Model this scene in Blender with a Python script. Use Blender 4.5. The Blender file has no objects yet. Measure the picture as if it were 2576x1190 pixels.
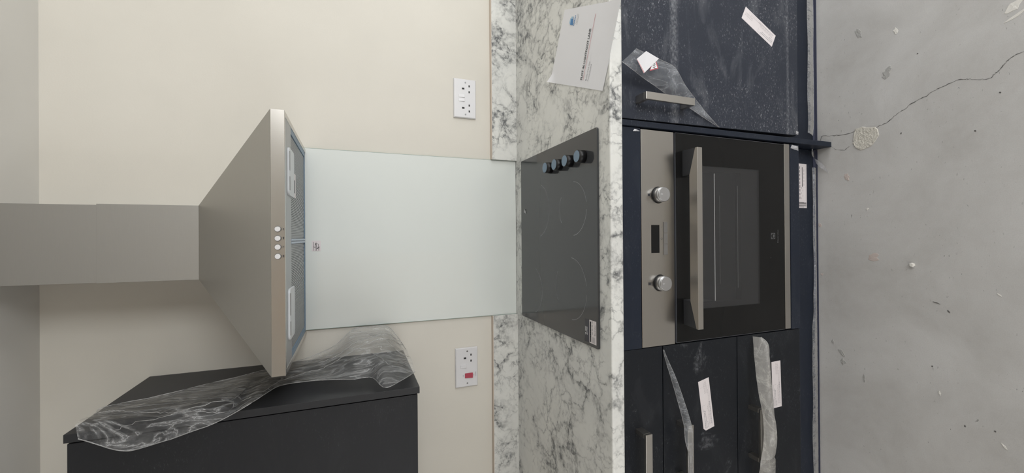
import bpy, math, random
from mathutils import Vector, Matrix, noise
random.seed(7)
SC = bpy.context.scene
COL = SC.collection

# ------------------------------------------------------------------ camera
PITCH, YAW, ROLL, FPX = 0.3704, 0.0028, -0.0062, 1031.6
cam_data = bpy.data.cameras.new('camera')
cam = bpy.data.objects.new('camera', cam_data); COL.objects.link(cam)
Rv = Vector((math.cos(YAW), -math.sin(YAW), 0))
Fh = Vector((math.sin(YAW), math.cos(YAW), 0))
Zv = Vector((0, 0, 1))
Fv = Fh*math.cos(PITCH) - Zv*math.sin(PITCH)
Dv = -Fh*math.sin(PITCH) - Zv*math.cos(PITCH)
cr, sr = math.cos(ROLL), math.sin(ROLL)
ex = Dv*cr + Rv*sr
ey = -Dv*sr + Rv*cr
ez = -Fv
cam.matrix_world = Matrix(((ex.x, ey.x, ez.x, 0.0001), (ex.y, ey.y, ez.y, -1.5129), (ex.z, ey.z, ez.z, 1.5143), (0, 0, 0, 1)))
cam_data.sensor_fit = 'HORIZONTAL'; cam_data.sensor_width = 36.0
cam_data.lens = FPX/2576*36.0
cam_data.clip_start = 0.02
SC.camera = cam

# ------------------------------------------------------------------ world, lights, exposure
W = bpy.data.worlds.new('sky'); SC.world = W; W.use_nodes = True
W.node_tree.nodes['Background'].inputs[0].default_value = (0.75, 0.85, 1.0, 1)
W.node_tree.nodes['Background'].inputs[1].default_value = 1.0

def area(name, loc, target, sx, sy, power, col):
    d = bpy.data.lights.new(name, 'AREA'); d.shape = 'RECTANGLE'; d.size = sx; d.size_y = sy
    d.energy = power; d.color = col
    o = bpy.data.objects.new(name, d); COL.objects.link(o)
    o.location = loc
    o.rotation_euler = (Vector(target)-Vector(loc)).to_track_quat('-Z', 'Y').to_euler()
    return o
# daylight entering through the window of the right wall and the patio window behind the camera
area('window_daylight', (2.47, -1.55, 1.03), (0, -1.55, 0.93), 1.5, 1.8, 31, (1.0, 0.975, 0.95))
area('patio_daylight', (1.70, -3.47, 1.15), (1.70, 0, 1.05), 1.2, 1.9, 52, (1.0, 0.985, 0.975))

area('left_fill', (-1.82, -2.3, 1.0), (0, -1.6, 1.0), 1.2, 1.5, 15, (1.0, 0.97, 0.93))  # added fill light to brighten the left side, shining through an invented window

SC.view_settings.view_transform = 'Standard'
SC.view_settings.look = 'None'
SC.view_settings.gamma = 1.0
SC.view_settings.use_curve_mapping = False
SC.view_settings.exposure = -0.03

# ------------------------------------------------------------------ helpers
class MB:
    def __init__(s): s.v = []; s.f = []; s.m = []; s.smooth = set()
    def face(s, pts, m=0):
        b = len(s.v); s.v += [tuple(p) for p in pts]; s.f.append(tuple(range(b, b+len(pts)))); s.m.append(m)
    def box(s, x0, x1, y0, y1, z0, z1, m=0):
        s.hexa([(x0,y0,z0),(x1,y0,z0),(x1,y1,z0),(x0,y1,z0)], [(x0,y0,z1),(x1,y0,z1),(x1,y1,z1),(x0,y1,z1)], m)
        return s
    def hexa(s, lo, hi, m=0):
        b = len(s.v); n = len(lo); s.v += [tuple(p) for p in lo] + [tuple(p) for p in hi]
        s.f.append(tuple(b+i for i in reversed(range(n)))); s.m.append(m)
        s.f.append(tuple(b+n+i for i in range(n))); s.m.append(m)
        for i in range(n):
            j = (i+1) % n
            s.f.append((b+i, b+j, b+n+j, b+n+i)); s.m.append(m)
        return s
    def cyl(s, c, axis, r0, r1, ln, n=32, m=0, mcap=None):
        c = Vector(c); a = Vector(axis).normalized()
        t = a.orthogonal().normalized(); w = a.cross(t)
        lo = [c + (t*math.cos(2*math.pi*i/n) + w*math.sin(2*math.pi*i/n))*r0 for i in range(n)]
        hi = [c + a*ln + (t*math.cos(2*math.pi*i/n) + w*math.sin(2*math.pi*i/n))*r1 for i in range(n)]
        k = len(s.f); s.hexa(lo, hi, m)
        if mcap is not None: s.m[k+1] = mcap
        for i in range(k+2, len(s.f)): s.smooth.add(i)
        return s
    def tube(s, pts, r, n=8, m=0):
        pts = [Vector(p) for p in pts]; b = len(s.v)
        for i, p in enumerate(pts):
            d = (pts[min(i+1, len(pts)-1)] - pts[max(i-1, 0)]).normalized()
            t = d.orthogonal().normalized(); w = d.cross(t)
            for k in range(n):
                q = 2*math.pi*k/n; s.v.append(tuple(p + (t*math.cos(q)+w*math.sin(q))*r))
        for i in range(len(pts)-1):
            for k in range(n):
                l = (k+1) % n
                s.smooth.add(len(s.f))
                s.f.append((b+i*n+k, b+i*n+l, b+(i+1)*n+l, b+(i+1)*n+k)); s.m.append(m)
        return s
    def rings(s, secs, m=0, cap=True):
        # secs: list of rings with the same number of points
        b = len(s.v); n = len(secs[0])
        for r in secs: s.v += [tuple(p) for p in r]
        for i in range(len(secs)-1):
            for k in range(n):
                l = (k+1) % n
                s.f.append((b+i*n+k, b+i*n+l, b+(i+1)*n+l, b+(i+1)*n+k)); s.m.append(m)
        if cap:
            s.f.append(tuple(b+k for k in reversed(range(n)))); s.m.append(m)
            s.f.append(tuple(b+(len(secs)-1)*n+k for k in range(n))); s.m.append(m)
        return s
    def grid(s, rows, m=0, smooth=True):
        b = len(s.v); n = len(rows[0])
        for r in rows: s.v += [tuple(p) for p in r]
        for i in range(len(rows)-1):
            for k in range(n-1):
                if smooth: s.smooth.add(len(s.f))
                s.f.append((b+i*n+k, b+i*n+k+1, b+(i+1)*n+k+1, b+(i+1)*n+k)); s.m.append(m)
        return s
    def build(s, name, mats, parent=None, bevel=0.0, solid=0.0, seg=2):
        if not isinstance(mats, (list, tuple)): mats = [mats]
        me = bpy.data.meshes.new(name)
        off = Vector((0, 0, 0))
        if parent is not None:
            off = Vector(parent.get('_base', (0, 0, 0)))
        me.from_pydata([tuple(Vector(v)-off) for v in s.v], [], s.f)
        for mt in mats: me.materials.append(mt)
        for i, p in enumerate(me.polygons):
            p.material_index = s.m[i]
            if i in s.smooth: p.use_smooth = True
        me.update()
        o = bpy.data.objects.new(name, me); COL.objects.link(o)
        o['_base'] = tuple(off)
        if parent is not None: o.parent = parent
        if solid:
            q = o.modifiers.new('solid', 'SOLIDIFY'); q.thickness = solid; q.offset = 0
        if bevel:
            q = o.modifiers.new('bevel', 'BEVEL'); q.width = bevel; q.segments = seg; q.limit_method = 'ANGLE'; q.angle_limit = math.radians(40)
        return o

def box(name, x0, x1, y0, y1, z0, z1, mat, parent=None, bevel=0.0):
    return MB().box(x0, x1, y0, y1, z0, z1).build(name, mat, parent, bevel)

def thing(name, label, cat, loc=(0, 0, 0), group=None):
    o = bpy.data.objects.new(name, None); COL.objects.link(o)
    o.location = loc; o.empty_display_size = 0.05
    o['_base'] = tuple(loc); o['label'] = label; o['category'] = cat
    if group: o['group'] = group
    return o
def tag(o, label, cat, group=None):
    o['label'] = label; o['category'] = cat
    if group: o['group'] = group
    return o
def struct(o): o['kind'] = 'structure'; return o

_tc = {}
def text_geo(body, bold=0.0):
    if body not in _tc:
        cu = bpy.data.curves.new('t', 'FONT'); cu.body = body; cu.size = 1.0; cu.resolution_u = 2; cu.offset = .018 if body.isupper() else .006
        ob = bpy.data.objects.new('t', cu)
        me = ob.to_mesh()
        _tc[body] = ([v.co.copy() for v in me.vertices], [tuple(p.vertices) for p in me.polygons])
        ob.to_mesh_clear(); bpy.data.objects.remove(ob); bpy.data.curves.remove(cu)
    return _tc[body]
def txt(mb, body, o, r, u, h, m=0, width=None):
    """flat lettering: baseline start o, reading direction r, up direction u, capital height h"""
    vs, fs = text_geo(body)
    if not vs: return
    o = Vector(o); r = Vector(r).normalized(); u = Vector(u).normalized()
    x0 = min(v.x for v in vs); x1 = max(v.x for v in vs)
    k = h/0.7; kx = k if width is None else width/(x1-x0)
    b = len(mb.v)
    mb.v += [tuple(o + r*((v.x-x0)*kx) + u*(v.y*k)) for v in vs]
    for f in fs: mb.f.append(tuple(b+i for i in f)); mb.m.append(m)
def bar(mb, o, r, u, x0, x1, y0, y1, m=0):
    o = Vector(o); r = Vector(r).normalized(); u = Vector(u).normalized()
    mb.face([o+r*x0+u*y0, o+r*x1+u*y0, o+r*x1+u*y1, o+r*x0+u*y1], m)

# ------------------------------------------------------------------ materials
class NT:
    def __init__(s, name):
        s.mat = bpy.data.materials.new(name); s.mat.use_nodes = True
        s.t = s.mat.node_tree; s.n = s.t.nodes; s.b = s.n['Principled BSDF']; s.out = s.n['Material Output']
    def add(s, kind, **kw):
        x = s.n.new(kind)
        for k, v in kw.items():
            if k.startswith('_'): setattr(x, k[1:], v)
            else: x.inputs[k.replace('__', ' ')].default_value = v
        return x
    def link(s, a, b): s.t.links.new(a, b)
    def coord(s, scale=(1, 1, 1), rot=(0, 0, 0), loc=(0,0,0)):
        tc = s.n.new('ShaderNodeTexCoord'); mp = s.n.new('ShaderNodeMapping')
        mp.inputs['Scale'].default_value = scale; mp.inputs['Rotation'].default_value = rot; mp.inputs['Location'].default_value = loc
        s.link(tc.outputs['Object'], mp.inputs[0]); return mp.outputs[0]
    def noise(s, vec, scale, detail=4, rough=.5, dist=0):
        x = s.n.new('ShaderNodeTexNoise'); s.link(vec, x.inputs['Vector'])
        x.inputs['Scale'].default_value = scale; x.inputs['Detail'].default_value = detail
        x.inputs['Roughness'].default_value = rough; x.inputs['Distortion'].default_value = dist
        return x
    def ramp(s, fac, stops):
        x = s.n.new('ShaderNodeValToRGB'); s.link(fac, x.inputs[0])
        el = x.color_ramp.elements
        while len(el) < len(stops): el.new(0.5)
        for e, (p, c) in zip(el, stops):
            e.position = p; e.color = (c, c, c, 1) if not isinstance(c, tuple) else (*c, 1)
        return x.outputs[0]
    def math(s, op, a, b=None, c=None):
        x = s.n.new('ShaderNodeMath'); x.operation = op
        for i, q in enumerate((a, b, c)):
            if q is None: continue
            if isinstance(q, (int, float)): x.inputs[i].default_value = q
            else: s.link(q, x.inputs[i])
        return x.outputs[0]
    def mix(s, fac, a, b):
        x = s.n.new('ShaderNodeMix'); x.data_type = 'RGBA'
        if isinstance(fac, (int, float)): x.inputs['Factor'].default_value = fac
        else: s.link(fac, x.inputs['Factor'])
        for k, q in (('A', a), ('B', b)):
            i = [z for z in x.inputs if z.name == k and z.type == 'RGBA'][0]
            if isinstance(q, tuple): i.default_value = (*q, 1)
            else: s.link(q, i)
        return [z for z in x.outputs if z.type == 'RGBA'][0]
    def base(s, c):
        if isinstance(c, tuple): s.b.inputs['Base Color'].default_value = (*c, 1)
        else: s.link(c, s.b.inputs['Base Color'])
    def bump(s, h, strength, dist):
        x = s.n.new('ShaderNodeBump'); x.inputs['Strength'].default_value = strength; x.inputs['Distance'].default_value = dist
        s.link(h, x.inputs['Height']); s.link(x.outputs[0], s.b.inputs['Normal'])
    def p(s, **kw):
        for k, v in kw.items(): s.b.inputs[k.replace('__', ' ')].default_value = v
        return s

def plain(name, col, rough=.5, metal=0., spec=.5):
    m = NT(name); m.base(col); m.p(Roughness=rough, Metallic=metal, Specular__IOR__Level=spec)
    return m.mat

def m_wall(name, col, amp=.03):
    m = NT(name); v = m.coord()
    n = m.noise(v, 3.0, 3); f = m.ramp(n.outputs[0], [(.3, 0.), (.7, 1.)])
    m.base(m.mix(f, tuple(c*(1-amp) for c in col), tuple(min(1, c*(1+amp)) for c in col)))
    m.p(Roughness=.75, Specular__IOR__Level=.2)
    m.bump(m.noise(v, 220, 3).outputs[0], .06, .002)
    return m.mat

def m_marble(name, loc=(0,0,0), rot=(0,0,0)):
    m = NT(name); v = m.coord(loc=loc, rot=rot)
    warp = m.noise(v, 5, 6, .62)
    vm = m.n.new('ShaderNodeVectorMath'); vm.operation = 'MULTIPLY_ADD'
    m.link(warp.outputs['Color'], vm.inputs[0]); vm.inputs[1].default_value = (.22, .22, .22); m.link(v, vm.inputs[2])
    wv = vm.outputs[0]
    # long veins
    a = m.noise(wv, 3.4, 5, .55)
    r1 = m.math('ABSOLUTE', m.math('SUBTRACT', a.outputs[0], .5))
    l1 = m.ramp(r1, [(0., 1.), (.010, .8), (.028, .22), (.09, 0.)])
    # pebbly cell outlines
    vo = m.n.new('ShaderNodeTexVoronoi'); vo.feature = 'DISTANCE_TO_EDGE'; vo.inputs['Scale'].default_value = 11; m.link(wv, vo.inputs['Vector'])
    l2 = m.ramp(vo.outputs[0], [(0., 1.), (.022, .7), (.05, .18), (.14, 0.)])
    vo2 = m.n.new('ShaderNodeTexVoronoi'); vo2.feature = 'DISTANCE_TO_EDGE'; vo2.inputs['Scale'].default_value = 27; m.link(wv, vo2.inputs['Vector'])
    l3 = m.ramp(vo2.outputs[0], [(0., 1.), (.05, .4), (.12, 0.)])
    k1 = m.ramp(m.noise(v, 6, 4, .6, .4).outputs[0], [(.38, 0.08), (.58, 1.)])
    k2 = m.ramp(m.noise(v, 9, 4, .6).outputs[0], [(.46, 0.), (.62, 1.)])
    k3 = m.ramp(m.noise(v, 60, 3, .6).outputs[0], [(.35, .25), (.6, 1.)])
    s = m.math('ADD', m.math('MULTIPLY', l1, m.math('MULTIPLY', k1, .8)), m.math('MULTIPLY', l2, m.math('MULTIPLY', k1, .75)))
    s = m.math('ADD', s, m.math('MULTIPLY', l3, m.math('MULTIPLY', k2, .7)))
    s = m.math('MINIMUM', m.math('MULTIPLY', s, k3), 1.0)
    cloud = m.ramp(m.noise(v, 4, 5, .6).outputs[0], [(.35, 0.), (.75, 1.)])
    bg = m.mix(cloud, (.80, .80, .765), (.71, .715, .695))
    m.base(m.mix(m.math('MULTIPLY', s, .95), bg, (.12, .125, .13)))
    m.p(Roughness=.38, Specular__IOR__Level=.45)
    return m.mat

def m_steel(name, axis=0, col=(.50, .485, .46), rough=.42):
    m = NT(name); sc = [1500, 1500, 1500]; sc[axis] = 40
    n = m.noise(m.coord(scale=tuple(sc)), 1.0, 3)
    m.base(m.mix(n.outputs[0], tuple(c*.97 for c in col), tuple(c*1.03 for c in col)))
    m.p(Metallic=1.0, Roughness=rough)
    return m.mat

def m_navy(name, dust=1.0, col=(.018, .021, .030), rough=.42, vstretch=True, smudge=0.0, loc=(0,0,0), bands=()):
    m = NT(name)
    v = m.coord(loc=loc); vs = m.coord(scale=(.38, 1, 1), loc=loc) if vstretch else v
    sp = m.ramp(m.noise(vs, 330, 3, .6).outputs[0], [(.60, 0.), (.74, 1.)])
    sp2 = m.ramp(m.noise(v, 900, 2, .6).outputs[0], [(.58, 0.), (.8, 1.)])
    big = m.ramp(m.noise(v, 5, 5, .65, .5).outputs[0], [(.42, 0.04), (.64, 1.)])
    haze = m.ramp(m.noise(vs, 16, 6, .65, .6).outputs[0], [(.52, 0.), (.78, 1.)])
    f = m.math('MULTIPLY', m.math('ADD', m.math('MULTIPLY', sp, .55), m.math('MULTIPLY', sp2, .25)), big)
    f = m.math('ADD', f, m.math('MULTIPLY', haze, .10))
    f = m.math('MULTIPLY', f, dust)
    if bands:   # rubbed dust bands across the door
        sx = m.n.new('ShaderNodeSeparateXYZ'); m.link(v, sx.inputs[0])
        for zc, wd, k in bands:
            bd = m.ramp(m.math('DIVIDE', m.math('ABSOLUTE', m.math('SUBTRACT', sx.outputs[2], zc)), wd), [(.3, 1.), (1., 0.)])
            nb = m.ramp(m.noise(vs, 210, 4, .65).outputs[0], [(.42, .1), (.68, 1.)])
            f = m.math('ADD', f, m.math('MULTIPLY', m.math('MULTIPLY', bd, nb), k))
    if smudge:
        sm = m.ramp(m.noise(v, 7.5, 6, .68, 1.2).outputs[0], [(.60, 0.), (.70, 1.)])
        f = m.math('ADD', f, m.math('MULTIPLY', m.math('MULTIPLY', sm, m.ramp(m.noise(v, 130, 4, .7).outputs[0], [(.4, .1), (.65, 1.)])), smudge))
    f = m.math('MINIMUM', f, .8)
    m.base(m.mix(f, col, (.42, .43, .46)))
    m.link(m.math('ADD', m.math('MULTIPLY', f, .4), rough), m.b.inputs['Roughness'])
    m.p(Specular__IOR__Level=.30)
    return m.mat

def m_concrete(name):
    m = NT(name); v = m.coord()
    a = m.ramp(m.noise(v, 3.2, 7, .62, .6).outputs[0], [(.32, 0.), (.68, 1.)])
    b = m.ramp(m.noise(v, 28, 6, .7).outputs[0], [(.30, 0.), (.7, 1.)])
    c = m.mix(a, (.455, .44, .425), (.60, .59, .582))
    c = m.mix(m.math('MULTIPLY', b, .35), c, (.60, .60, .59))
    fine = m.ramp(m.noise(v, 420, 3, .6).outputs[0], [(.35, .0), (.65, 1.)])
    c = m.mix(m.math('MULTIPLY', fine, .16), c, (.33, .32, .31))
    pit = m.ramp(m.noise(m.coord(scale=(1, 1.8, 1), rot=(0, 0, .4)), 75, 4, .62).outputs[0], [(.655, 0.), (.70, 1.)])
    pm = m.ramp(m.noise(v, 6, 3).outputs[0], [(.45, .1), (.62, 1.)])
    pit = m.math('MULTIPLY', pit, pm)
    c = m.mix(m.math('MULTIPLY', pit, .65), c, (.17, .165, .16))
    m.base(c); m.p(Roughness=.62, Specular__IOR__Level=.35)
    h = m.math('SUBTRACT', m.math('MULTIPLY', m.noise(v, 60, 6, .65).outputs[0], .5), pit)
    m.bump(h, .5, .002)
    return m.mat

def m_film(name, alpha=.10, col=(.8, .81, .82), streak=.45, rough=.3, line=.5, rot=(0, 0, 0), st=(1, 1, 1), fq=14):
    """crumpled polythene: see-through sheet, crease highlights painted into its opacity"""
    m = NT(name); v = m.coord(scale=st, rot=rot)
    n = m.noise(v, fq, 6, .62, 1.0).outputs[0]
    rid = m.ramp(m.math('ABSOLUTE', m.math('SUBTRACT', n, .5)), [(0., 1.), (.012, .35), (.05, 0.)])  # thin ridges that paint narrow highlights on the film
    haze = m.ramp(m.noise(v, fq*.8, 4, .6, .8).outputs[0], [(.45, 0.), (.75, 1.)])
    n2 = m.ramp(m.noise(m.coord(), 300, 3, .6).outputs[0], [(.45, 0.), (.8, 1.)])
    a = m.math('ADD', m.math('MULTIPLY', rid, line), m.math('ADD', m.math('MULTIPLY', haze, streak), m.math('ADD', m.math('MULTIPLY', n2, .05), alpha)))
    m.base(col); m.p(Roughness=rough, Specular__IOR__Level=.8)
    m.bump(n, .6, .012)
    m.link(m.math('MINIMUM', a, .95), m.b.inputs['Alpha'])
    gl = m.n.new('ShaderNodeBsdfGlossy'); gl.inputs['Roughness'].default_value = .10
    fr = m.n.new('ShaderNodeFresnel'); fr.inputs['IOR'].default_value = 1.30
    mx = m.n.new('ShaderNodeMixShader'); m.link(fr.outputs[0], mx.inputs[0]); m.link(m.b.outputs[0], mx.inputs[1]); m.link(gl.outputs[0], mx.inputs[2])
    bm_ = [x for x in m.n if x.type == 'BUMP'][0]; m.link(bm_.outputs[0], gl.inputs['Normal']); m.link(bm_.outputs[0], fr.inputs['Normal'])
    m.link(mx.outputs[0], m.out.inputs[0])
    return m.mat

def m_tint_glass(name, tint=(.5, .5, .5), body=(.02, .02, .02), opaque=.5, rough=.05):
    m = NT(name); m.base(body); m.p(Roughness=rough, Specular__IOR__Level=.5)
    tr = m.n.new('ShaderNodeBsdfTransparent'); tr.inputs[0].default_value = (*tint, 1)
    mx = m.n.new('ShaderNodeMixShader'); mx.inputs[0].default_value = opaque
    m.link(tr.outputs[0], mx.inputs[1]); m.link(m.b.outputs[0], mx.inputs[2]); m.link(mx.outputs[0], m.out.inputs[0])
    return m.mat

M = dict(
    wall=m_wall('cream_paint', (.72, .69, .625)),
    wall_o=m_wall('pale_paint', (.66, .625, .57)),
    ceiling=m_wall('ceiling_paint', (.70, .685, .65)),
    concrete=m_concrete('bare_concrete'),
    marble=m_marble('marble_laminate'), marble_up=m_marble('marble_upstand', (3.1, 0, 1.7)),
    steel=m_steel('brushed_steel', 0, (.54,.52,.49), .24), steel_v=m_steel('brushed_steel_duct', 0, (.43, .42, .40), .45),
    steel_c=m_steel('brushed_steel_canopy', 0, (.56, .545, .51), .40),
    steel_h=m_steel('handle_steel', 2, (.50, .48, .45), .33),
    oven_steel=m_steel('oven_steel', 0, (.46, .44, .41), .28),
    knob_metal=m_steel('knob_aluminium', 1, (.55, .55, .56), .38),
    navy_door=m_navy('navy_door', 1.9, (.026, .031, .045), .45, bands=((.668, .018, .42), (.205, .008, .3))), navy_drawer=m_navy('navy_drawer', .35, (.008, .010, .014), .42, smudge=.26),
    navy=m_navy('navy_panel', .3, (.012, .017, .030), .45), navy_wall=m_navy('charcoal_wall_unit', .14, (.016, .017, .020), .5, loc=(2, 1, 0)),
    navy_end=m_navy('charcoal_end_panel', .05, (.026, .027, .030), .42),
    black=plain('black_plastic', (.006, .006, .007), .4),
    hobglass=plain('hob_glass', (.048, .050, .054), .10, 0, .6),
    oven_glass=plain('oven_black_glass', (.010, .010, .010), .12, 0, .22),
    oven_window=m_tint_glass('oven_window_glass', (.9, .9, .9), (.060, .060, .062), .50),  # grey body colour stands in for the reflection in the pane
    cavity=plain('oven_enamel', (.72, .72, .74), .4),
    inner_door=plain('inner_door_grey', (.055, .057, .062), .4),
    button_grey=plain('button_grey', (.20, .195, .19), .4, .3),
    edge_grey=plain('edge_grey', (.10, .105, .12), .3),
    line_grey=plain('line_grey', (.30, .30, .30), .4), line_dim=plain('line_dim', (.14, .14, .14), .4),
    chrome=plain('chrome_wire', (.8, .8, .8), .2, 1.0),
    white_plastic=plain('white_plastic', (.72, .715, .73), .28),
    slot=plain('slot_dark', (.01, .01, .01), .6),
    screw=plain('screw_metal', (.25, .25, .25), .35, 1.0),
    red=plain('red_rocker', (.42, .025, .06), .3),
    print_grey=plain('grey_print', (.28, .28, .30), .6), print_dark=plain('dark_print', (.03, .03, .035), .6),
    print_faint=plain('faint_print', (.5, .46, .47), .6), print_red=plain('red_print', (.6, .12, .15), .6),
    print_blue=plain('blue_print', (.07, .23, .50), .6), print_blue2=plain('light_blue_print', (.35, .55, .72), .6),
    print_pink=plain('pink_print', (.75, .42, .44), .6),
    logo_grey=plain('logo_grey', (.085, .085, .09), .4),
    paper=plain('white_paper', (.84, .84, .87), .8, 0, .2), sticker=plain('sticker_paper', (.76, .71, .72), .6, 0, .3),
    blue_film=plain('blue_protective_film', (.17, .25, .34), .45),
    blue_film_l=plain('pale_blue_film', (.45, .53, .63), .35),
    steel_in=m_steel('hood_underside_steel', 0, (.48, .49, .50), .5),
    mesh=plain('filter_mesh', (.42, .43, .44), .5, .8), lens=plain('lamp_lens', (.62, .64, .66), .35),
    splash=plain('back_painted_glass', (.76, .795, .77), .06, 0, .45), splash_edge=plain('glass_edge', (.30, .42, .38), .15),
    seal=plain('sealant', (.70, .66, .57), .5), seal_pink=plain('upstand_top_edge', (.62, .53, .45), .6),
    film=m_film('clear_film', .03, streak=.08, line=.34, rot=(math.radians(35), 0, 0), st=(1, 1.8, .5), fq=15),
    film_edge=m_film('film_edge', .22, (.80, .80, .80), .2, .2, .2),
    film_d=m_film('dusty_film', .12, (.62, .65, .70), .22, .4, .25, (0, math.radians(35), 0), (2.2, 1, .7)),
    film_b=m_film('grey_film', .58, (.46, .45, .43), .3, .35, .3), film_w=m_film('white_film_edge', .35, (.8, .8, .84), .4),
    plaster=plain('plaster', (.58, .555, .50), .9, 0, .1), plaster_w=plain('white_plaster', (.72, .70, .66), .9, 0, .1),
    plaster_p=plain('pinkish_plaster', (.53, .46, .43), .9, 0, .1), crack=plain('crack_dark', (.13, .125, .12), .9, 0, .1),
    chipm=plain('chipped_concrete', (.40, .395, .385), .9, 0, .1),
    oak=m_wall('oak_door', (.86, .58, .37)), white_frame=plain('white_upvc', (.8, .8, .8), .35),
    pvc_strip=plain('plinth_seal_strip', (.06, .065, .10), .25),
    pane=m_tint_glass('window_pane', (.97, .98, .98), (.8, .8, .8), .06),
)

# ------------------------------------------------------------------ room
XL, XR, YF, H = -1.75, 2.4, -3.4, 2.3132
struct(box('floor', XL-.1, XR+.1, YF-.1, .1, -.1, 0, M['concrete'])); fl = bpy.data.objects['floor']; fl['_base'] = (0, 0, 0)
struct(box('ceiling', XL-.1, XR+.1, YF-.1, .1, H, H+.1, M['ceiling']))
struct(box('wall_back', XL-.1, XR+.1, 0, .1, 0, H, M['wall']))
w = MB(); w.box(XL-.1, XL, YF, -2.9, 0, H); w.box(XL-.1, XL, -1.7, 0, 0, H); w.box(XL-.1, XL, -2.9, -1.7, 0, .25); w.box(XL-.1, XL, -2.9, -1.7, 1.75, H)  # opening made for the added fill window
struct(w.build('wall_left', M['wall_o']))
w = MB(); y0, y1, z0, z1 = -2.3, -.8, .1, 2.0
w.box(XR, XR+.1, YF, y0, 0, H); w.box(XR, XR+.1, y1, 0, 0, H); w.box(XR, XR+.1, y0, y1, 0, z0); w.box(XR, XR+.1, y0, y1, z1, H)
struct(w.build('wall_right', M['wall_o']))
w = MB(); dx0, dx1, wx0, wx1 = -.98, -.12, 1.10, 2.30
w.box(XL, dx0, YF-.1, YF, 0, H); w.box(dx0, dx1, YF-.1, YF, 2.0, H); w.box(dx1, wx0, YF-.1, YF, 0, H)
w.box(wx0, wx1, YF-.1, YF, 2.1, H); w.box(wx0, wx1, YF-.1, YF, 0, .2); w.box(wx1, XR, YF-.1, YF, 0, H)
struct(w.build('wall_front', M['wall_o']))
def window_x(name, x, y0, y1, z0, z1):
    t = thing(name, '', ''); del t['label']; del t['category']; t.location = (x, y0, z0); t['_base'] = (x, y0, z0); struct(t)
    f = MB(); d = .05
    f.box(x+.02, x+.07, y0, y0+d, z0, z1); f.box(x+.02, x+.07, y1-d, y1, z0, z1); f.box(x+.02, x+.07, y0, y1, z0, z0+d); f.box(x+.02, x+.07, y0, y1, z1-d, z1)
    f.box(x+.02, x+.07, (y0+y1)/2-.03, (y0+y1)/2+.03, z0, z1)
    f.build('window_frame', M['white_frame'], t)
    box('pane', x+.043, x+.047, y0, y1, z0, z1, M['pane'], t)
window_x('window_1', XR, -2.3, -.8, .1, 2.0)
window_x('fill_window', XL-.09, -2.9, -1.7, .25, 1.75)  # invented unseen window, added to carry the left fill light
t = thing('window_2', '', ''); del t['label']; del t['category']; t.location = (wx0, YF, .2); t['_base'] = (wx0, YF, .2); struct(t)
f = MB(); d = .05
f.box(wx0, wx0+d, YF-.07, YF-.02, .2, 2.1); f.box(wx1-d, wx1, YF-.07, YF-.02, .2, 2.1); f.box(wx0, wx1, YF-.07, YF-.02, .2, .25); f.box(wx0, wx1, YF-.07, YF-.02, 2.05, 2.1)
f.build('window_frame', M['white_frame'], t); box('pane', wx0, wx1, YF-.047, YF-.043, .2, 2.1, M['pane'], t)
t = thing('door_1', '', ''); del t['label']; del t['category']; t.location = (dx0, YF, 0); t['_base'] = (dx0, YF, 0); struct(t)
box('door_leaf', dx0+.03, dx1-.03, YF-.06, YF-.02, .005, 1.97, M['oak'], t, .002)
f = MB(); f.box(dx0, dx0+.03, YF-.08, YF+.01, 0, 2.0); f.box(dx1-.03, dx1, YF-.08, YF+.01, 0, 2.0); f.box(dx0, dx1, YF-.08, YF+.01, 1.97, 2.0)
f.build('door_frame', M['white_frame'], t)

# ------------------------------------------------------------------ floor marks (cracks, patches, chips are pieces of the floor)
def blob(name, cx, cy, rx, ry, mat, hgt=.0015, n=18, rough=.3, seed=0, rot=0, parent=fl):
    rnd = random.Random(seed); b = MB(); rg = [[], [], []]
    for i in range(n):
        a = 2*math.pi*i/n; k = 1+rough*(rnd.random()-.5)*2
        c, s_ = math.cos(a)*rx*k, math.sin(a)*ry*k
        X, Y = c*math.cos(rot)-s_*math.sin(rot), c*math.sin(rot)+s_*math.cos(rot)
        rg[0].append((cx+X, cy+Y, .0001)); rg[1].append((cx+X*.93, cy+Y*.93, hgt*(.6+.5*rnd.random()))); rg[2].append((cx+X*.45, cy+Y*.45, hgt*(.6+.9*rnd.random())))
    b.rings(rg, cap=False)
    k0 = len(b.v); b.v.append((cx, cy, hgt)); s0 = k0-n
    for i in range(n): b.f.append((s0+i, s0+(i+1) % n, k0)); b.m.append(0)
    return b.build(name, mat, parent)
crack_pts = [(.300,-.575),(.344,-.579),(.338,-.606),(.334,-.633),(.333,-.660),(.334,-.690),(.332,-.712),(.334,-.739),(.341,-.767),(.352,-.780),(.363,-.796),(.370,-.812),(.379,-.822),(.388,-.842),(.392,-.858),(.400,-.872),(.405,-.883),(.410,-.905),(.415,-.922),(.412,-.936),(.408,-.946),(.400,-.965),(.396,-.982),(.404,-.991),(.410,-.997),(.421,-1.006),(.430,-1.013),(.439,-1.029),(.446,-1.06),(.44,-1.12),(.46,-1.2)]
def ribbon(name, pts, wbase, mat, z=.0006, sub=4, seed=1, jit=.0022):
    rnd = random.Random(seed); P = []
    for i in range(len(pts)-1):
        for k in range(sub):
            t_ = k/sub; P.append(Vector((pts[i][0]*(1-t_)+pts[i+1][0]*t_+rnd.uniform(-jit, jit)*.6, pts[i][1]*(1-t_)+pts[i+1][1]*t_+rnd.uniform(-jit, jit)*.6, z)))
    rows = []
    for i, p in enumerate(P):
        d = (P[min(i+1, len(P)-1)]-P[max(i-1, 0)]).normalized(); nn = Vector((-d.y, d.x, 0))
        wd = wbase*(.35+1.1*rnd.random()**2)
        rows.append([p-nn*wd, p+nn*wd])
    return MB().grid(rows, smooth=False).build(name, mat, fl)
ribbon('crack', crack_pts, .0008, M['crack'])
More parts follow.
